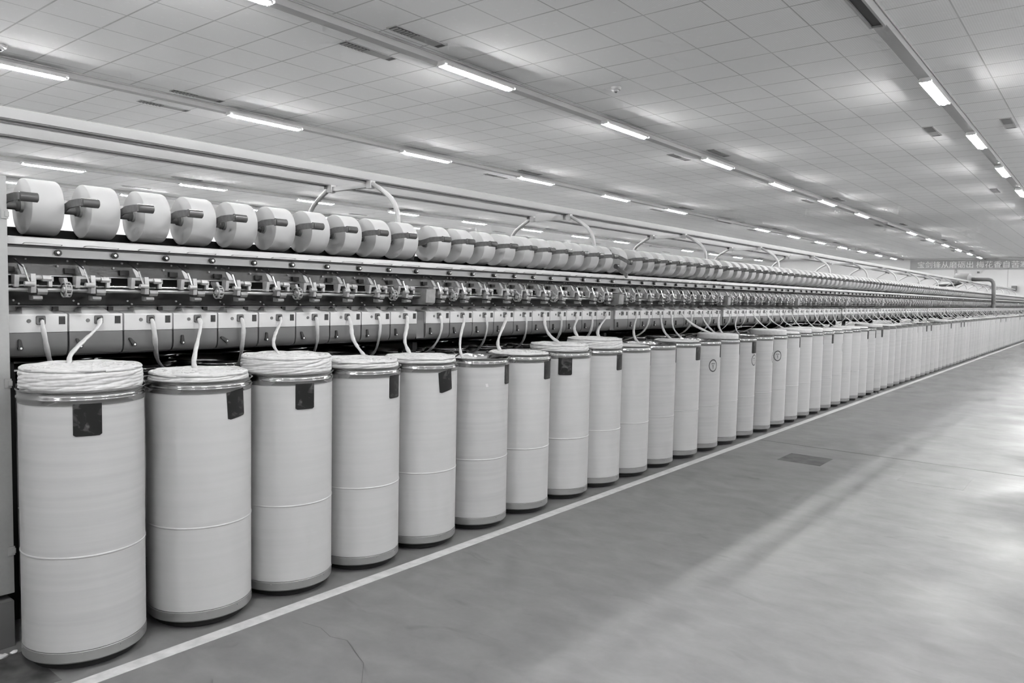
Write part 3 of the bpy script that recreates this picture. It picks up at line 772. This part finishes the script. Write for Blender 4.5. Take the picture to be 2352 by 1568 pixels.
# measured positions of the near cans along the row, then an even run
meas = [1.224, 1.715, 2.145, 2.606, 3.057, 3.533, 3.982, 4.477, 4.942, 5.358, 5.831, 6.339, 6.745, 7.235, 7.662, 8.263, 8.678, 9.131, 9.582, 10.04, 10.581, 10.919,
        11.374, 11.803, 12.214, 12.642, 13.095, 13.54, 13.982, 14.47, 14.839, 15.335, 15.766, 16.122, 16.567]
MIND = .4495
zs = [m - MIND * k for k, m in enumerate(meas)]
blocks = []
for q in zs:
    blocks.append([q, 1])
    while len(blocks) > 1 and blocks[-2][0] > blocks[-1][0]:
        a, na_ = blocks.pop(); c, nc = blocks.pop(); blocks.append([(a * na_ + c * nc) / (na_ + nc), na_ + nc])
cy = []
for v_, n_ in blocks: cy += [v_] * n_
cy = [v_ + MIND * k for k, v_ in enumerate(cy)]
while cy[-1] < 43.2: cy.append(cy[-1] + random.uniform(.4515, .470))
NC = len(cy)
CX = -3.1505
# per can: plate angles (deg), coil height above rim (None = hidden inside), tag angle
info = {0: ((-30, -5), .070, None), 1: ((1, 25), .018, None), 2: ((-24, 0), .066, None), 3: ((6, 31), .022, None), 4: ((-16, 9), .016, None), 5: ((12, 40), -.03, None), 6: ((0, 26), -.004, None),
        7: ((-59, -33), .035, None), 8: ((-5, 20), .060, None), 9: ((31, 56), -.012, None), 10: ((18, 43), -.03, None), 11: ((-10, 16), -.002, None), 12: ((9, 34), -.02, -22), 13: ((17, 42), .045, None),
        14: ((-15, 12), -.03, -2), 15: ((22, 47), -.03, 12), 16: ((24, 49), .055, -38), 17: ((2, 28), .018, None), 18: ((60, 80), .045, None), 19: ((15, 40), .05, None)}
lookl = {0: 'nearest white sliver can heaped with thick coils, black plate at front', 1: 'second white sliver can in the front row, coil just above its rim',
         2: 'third white sliver can in the front row, heaped with a tall coil', 3: 'fourth white sliver can in the front row, plate at its right edge',
         4: 'fifth white sliver can in the front row, plate hanging tilted', 5: 'sixth white sliver can in the front row, nearly empty with a small sticker',
         6: 'seventh white sliver can in the front row, coil level with the rim', 7: 'eighth white sliver can in the front row, plate left of centre',
         8: 'ninth white sliver can in the front row, tall coil and a figured plate'}

def coil_mesh(R0, h, seed, detail, below=.03):
    """sliver laid in a can: ropy side wall and overlapping loops on top; local z=0 at rim level"""
    rnd = random.Random(seed); b = MB()
    H = h + below; layers = max(2, int(round(H / .0125)))
    n = 176 if detail else 40; sub = 6 if detail else 2; rows = layers * sub
    off = rnd.uniform(0, 50)
    NSg = 13; Ls = 2 * PI / NSg; hl = H / layers
    jit = [[(rnd.uniform(-.3, .3) * Ls, rnd.uniform(-.25, .25) * hl, rnd.uniform(.55, 1.25)) for _ in range(NSg)] for _ in range(layers + 3)]
    def prof(k, t):
        if not detail: return R0 - .004 + .003 * abs(math.sin(PI * k / sub))
        v_ = H * k / rows; best = 0.
        j0 = int(v_ / hl)
        for j in (j0 - 1, j0, j0 + 1, j0 + 2):
            row = jit[(j + 1) % (layers + 3)]
            for m_ in range(NSg):
                ju, jv, tl = row[m_]
                du = (t - (m_ + .5 * (j % 2) + .17 * j) * Ls - ju + PI) % (2 * PI) - PI
                if abs(du) > Ls * .95: continue
                dv = v_ - ((j + .5) * hl + jv + .0085 * tl * du / Ls)
                q = 1 - (du / (Ls * .95)) ** 2 - (dv / (hl * .78)) ** 2
                if q > best: best = q
        rr = R0 - .009 + .0095 * math.sqrt(best)
        rr += .003 * noise.noise(Vector((math.cos(t) * 3, math.sin(t) * 3, v_ * 20 + off)))
        return rr
    vs = []; fs = []
    for k in range(rows + 1):
        for i in range(n):
            t = 2 * PI * i / n; rr = prof(k, t)
            e = max(0., (k - rows + sub) / sub); rr -= .010 * e * e
            zz = -below + H * k / rows + .002 * noise.noise(Vector((math.cos(t) * 2, math.sin(t) * 2, off + 5)))
            if zz < .003: rr = min(rr, RC - .0075)
            vs.append((rr * math.cos(t), rr * math.sin(t), zz))
    for k in range(rows):
        for i in range(n):
            j = (i + 1) % n; fs.append((k * n + i, k * n + j, (k + 1) * n + j, (k + 1) * n + i))
    nr = len(vs)
    for q, fr in enumerate((.92, .75, .5, .25)):
        for i in range(n):
            t = 2 * PI * i / n; vs.append((R0 * fr * math.cos(t), R0 * fr * math.sin(t), h + .001 - (.004 if fr < .4 else 0)))
    base = rows * n
    for q in range(4):
        a0 = base if q == 0 else nr + (q - 1) * n; a1 = nr + q * n
        for i in range(n):
            j = (i + 1) % n; fs.append((a0 + i, a0 + j, a1 + j, a1 + i))
    fs.append(tuple(nr + 3 * n + i for i in range(n)))
    b.add(vs, fs)
    # overlapping loops on top
    loops = 26 if detail else 0
    pts = []; rad = []
    rl = R0 * .55; ec = R0 * .41; per = 40
    for q in range(loops * per):
        u = q / per; t = 2 * PI * u; th = 2 * PI * u / 13.3 + rnd.uniform(0, .002)
        x = ec * math.cos(th) + rl * math.cos(t); y = ec * math.sin(th) + rl * math.sin(t)
        z = h + .0025 + .0035 * math.sin(t * 3.17 + u) * .5 + .004 * (q / (loops * per))
        pts.append((x, y, z)); rad.append(.0062 + .0012 * math.sin(q * .37))
    if pts: b.tube(pts, rad, n=6)
    return b.mesh('sliver_coil', M['sliver'], angle=180)
coil_cache = {}
def get_coil(h, k):
    near = k < 12
    key = (round(h, 3), near, k if k < 3 else k % 3)
    if key not in coil_cache: coil_cache[key] = coil_mesh(RC - .010 if (h < .03 or not near) else RC - .002, h, k, near)
    return coil_cache[key]

# far cans: one mesh
def far_can(m, plate):
    b = MB(); n = 28
    b.lathe([(RC, .056), (RC, .99)], n=n); b.cur = 1
    b.lathe([(RC - .004, .985), (RC + .004, .987), (RC + .006, 1.006), (RC + .001, 1.014), (RC + .007, 1.034), (RC + .001, 1.0365), (RC - .004, .985)], n=n); b.cur = 2
    b.lathe([(0.001, .006), (RC - .008, .006), (RC + .0015, .018), (RC + .0015, .057), (RC - .002, .058)], n=n); b.cur = 3
    b.lathe([(RC - .004, .99), (RC - .006, .86), (.001, .86)], n=n)
    b.cur = 4
    if plate is not None:
        pb = patch(.875, .99, math.radians(plate), math.radians(plate + 25), RC + .0025, na=4, nz=1)
        b.add(pb.v, pb.f)
    return b.mesh('sliver_can', [m, M['steel'], M['band'], M['darkin'], M['plate']])
far_cans = [far_can(M['shell'], a) for a in (5, 30, None)] + [far_can(M['shell2'], a) for a in (-15, 38, 15)]
G = 'white sliver cans in the front row'
rnd = random.Random(21)
for k, y in enumerate(cy):
    if k in info: pa, ch, ta = info[k]
    else: pa, ch, ta = ((rnd.uniform(-20, 45),) * 2, rnd.choice([-.03, -.02, -.01, -.01, .0, .0, .008, .008, .02, .045]), None)
    lab = lookl.get(k, 'white sliver can, %s in the front row from the near end' % nth(k + 1))
    if k in (12, 14, 15, 16): lab = 'white sliver can with a round numbered tag, %s in the front row' % nth(k + 1)
    if k < 26:
        t = thing('sliver_can', lab, 'sliver can', (CX, y, 0), G)
        sh = link(shells[0 if k % 5 else 1] if k not in (12, 14) else shells[1], 'can_shell', t); sh.rotation_euler = (0, 0, k * 1.3)
        link(rim_me, 'can_rim', t); bb = link(base_me, 'base_band', t); bb.rotation_euler = (0, 0, k * .7); link(cast_me, 'castors_shade_disc', t)
        a0, a1 = pa
        if a0 == a1: a1 = a0 + 25
        skew = {1: .05, 4: .07}.get(k, 0.)
        patch(.872, .992, math.radians(a0), math.radians(a1), RC + .0028, skew).obj('label_plate', M['plate'], t)
        if ta is not None:
            tg = ring_tag(math.radians(ta), .80).obj('round_tag', M['darkp'], t); digit_one(math.radians(ta), .80).obj('tag_number', M['black'], tg)
        if k == 5:
            patch(.865, .885, math.radians(-30), math.radians(-26), RC + .0012, .03).obj('sticker', M['white'], t)
        if k > 19 and k % 3 == 0:
            tg = ring_tag(math.radians(10), .80).obj('round_tag', M['greyd'], t)
    else:
        o = link(far_cans[rnd.randrange(6)], 'sliver_can', None, (CX, y, 0)); tag(o, lab, 'sliver can', G)
    if ch > -.025 or k < 26:
        if ch < -.025: ch = -.075
        o = link(get_coil(ch, k), 'sliver_coil', None, (CX, y, HT)); o.rotation_euler = (0, 0, k * 2.1)
        if k == 7: o.location.x -= .006; o.location.y -= .012
        cl = {0: 'thick white sliver coil heaped above the nearest can', 2: 'tall round white sliver coil on the third can', 8: 'tall layered white sliver coil on the ninth can'}.get(k, 'white cotton sliver coil in the %s front can from the near end' % nth(k + 1))
        tag(o, cl, 'sliver coil', 'sliver coils in the front cans')
# rows of cans under the machine
for row, (bx, by, nb) in enumerate(((-4.0, 1.32, 26), (-4.455, 1.56, 20))):
    for k in range(nb):
        lab = 'shaded sliver can under the machine, %s in the %s row behind the front cans' % (nth(k + 1), 'first' if row == 0 else 'second')
        t = thing('sliver_can', lab, 'sliver can', (bx, by + .461 * k, 0), 'sliver cans under the machine')
        link(shells[0], 'can_shell', t); link(rim_me, 'can_rim', t); link(base_me, 'base_band', t)

# ---------------------------------------------------------------- sliver strands
ends = {0: (-3.93, 1.49, .93), 1: (-3.226, 1.205, 1.112), 2: (-4.10, 2.02, .93), 3: (-3.17, 1.752, 1.062), 4: (-3.93, 2.30, .93), 5: (-3.19, 2.14, 1.112), 6: (-4.05, 2.87, .93), 7: (-3.28, 2.755, 1.066), 8: (-3.93, 3.25, .93),
        9: (-3.30, 3.12, 1.060), 10: (-3.86, 3.62, .93), 11: (-3.27, 3.57, 1.00), 12: (-3.88, 4.25, .93), 13: (-3.28, 3.945, 1.038), 14: (-3.88, 4.75, .93), 15: (-3.203, 4.535, 1.078), 16: (-3.9, 5.2, .93), 17: (-3.32, 4.95, 1.105), 18: (-3.9, 5.6, .93),
        19: (-3.29, 5.22, 1.09), 21: (-3.25, 5.80, 1.03), 23: (-3.24, 6.44, 1.03), 24: (-3.28, 6.69, 1.045), 27: (-3.28, 7.58, 1.04), 29: (-3.26, 7.68, 1.04), 31: (-3.28, 8.12, 1.04)}
rnd = random.Random(5)
def bez(p, t):
    p = [Vector(q) for q in p]
    while len(p) > 1: p = [p[i].lerp(p[i + 1], t) for i in range(len(p) - 1)]
    return p[0]
for i in range(180):
    if i == 20: continue
    y = ypos(i); s = Vector((-3.513, y, 1.278))
    if i in ends: e = Vector(ends[i]); front = e.x > -3.6
    else:
        front = (i % 2 == 1) or i > 70 and i % 3 == 0
        if front:
            k = min(range(NC), key=lambda q: abs(cy[q] - (y + rnd.uniform(-.05, .30)))); e = Vector((-3.26 + rnd.uniform(-.04, .05), cy[k] + rnd.uniform(-.08, .08), 1.03))
            if k in info and info[k][1] > 0: e.z += info[k][1] - .005
        else: e = Vector((-3.93, y + rnd.uniform(-.15, .15), .93))
    n = 22 if i < 60 else 10
    if front:
        cp = [s, s + Vector((.035, 0, -.002)), s + Vector((.04, (e.y - y) * .15, -.09)), Vector((e.x * .35 + s.x * .65, y + (e.y - y) * .75, e.z + .07)), e]
        if i == 3: cp = [s, s + Vector((.04, 0, 0)), s + Vector((.06, -.0, -.12)), Vector((-3.40, y - .14, 1.06)), Vector((-3.25, y - .17, 1.05)), e]
    else:
        cp = [s, s + Vector((.035, 0, -.002)), s + Vector((.045, .0, -.16)), s + Vector((-.02, 0, -.28)), Vector((e.x + .1, e.y, e.z + .10)), e]
    pts = [bez(cp, q / (n - 1)) for q in range(n)]
    if i < 60:
        ph = rnd.uniform(0, 6)
        for q in range(3, n - 2): pts[q] += Vector((0, .0022 * math.sin(q * .6 + ph), 0))
    w = rnd.uniform(.85, 1.15) * (1. if front else .85) * (1. if i < 30 else .75)
    rad = [.0062 * w] + [(.0078 + .0045 * abs(math.sin(q * .21 + i * 1.7)) + .0012 * math.sin(q * 1.9 + i)) * w for q in range(1, n - 1)] + [.006 * w]
    b = MB().tube(pts, rad, n=10 if i < 60 else 5, flat=.5)
    if front:
        lab = 'white sliver strand running from %s box in the %s block down to a front can' % (nth(i % 10 + 1), nth(i // 10 + 1))
    else:
        lab = 'white sliver strand hanging from %s box in the %s block to a can behind' % (nth(i % 10 + 1), nth(i // 10 + 1))
    tag(b.obj('sliver_strand', M['sliver'], angle=180), lab, 'sliver strand', 'sliver strands')

# ---------------------------------------------------------------- camera, world, view
cam = bpy.data.cameras.new('camera'); co = bpy.data.objects.new('camera', cam); C.objects.link(co)
Fv = Vector((-0.6266720827138933, 0.7768144113374337, -0.06197960217287256))
Rv = Vector((0.777324845013291, 0.6287519363044316, 0.02090664771050112))
Uv = Vector((-0.05521038011184402, 0.03507667218970821, 0.997858427331253))
mw = Matrix((Rv, Uv, -Fv)).transposed().to_4x4(); mw.translation = Vector((0, 0, 1.4263))
co.matrix_world = mw
cam.sensor_width = 36; cam.sensor_fit = 'HORIZONTAL'; cam.lens = 1723.376 / 2352 * 36
cam.clip_start = .05; cam.clip_end = 200
sc = bpy.context.scene; sc.camera = co
w = bpy.data.worlds.new('hall_air'); sc.world = w; w.use_nodes = True
w.node_tree.nodes['Background'].inputs[0].default_value = (0, 0, 0, 1)
w.node_tree.nodes['Background'].inputs[1].default_value = 0
sc.view_settings.view_transform = 'Standard'; sc.view_settings.look = 'None'; sc.view_settings.gamma = 1
sc.view_settings.exposure = 0.0
sc.view_settings.use_curve_mapping = False
sc.cycles.max_bounces = 6; sc.cycles.diffuse_bounces = 4; sc.cycles.glossy_bounces = 3
sc.cycles.use_adaptive_sampling = True; sc.cycles.adaptive_threshold = .15; sc.cycles.adaptive_min_samples = 10
sc.cycles.sample_clamp_indirect = 6; sc.cycles.use_denoising = True; sc.cycles.use_light_tree = True
sc.cycles.caustics_reflective = False
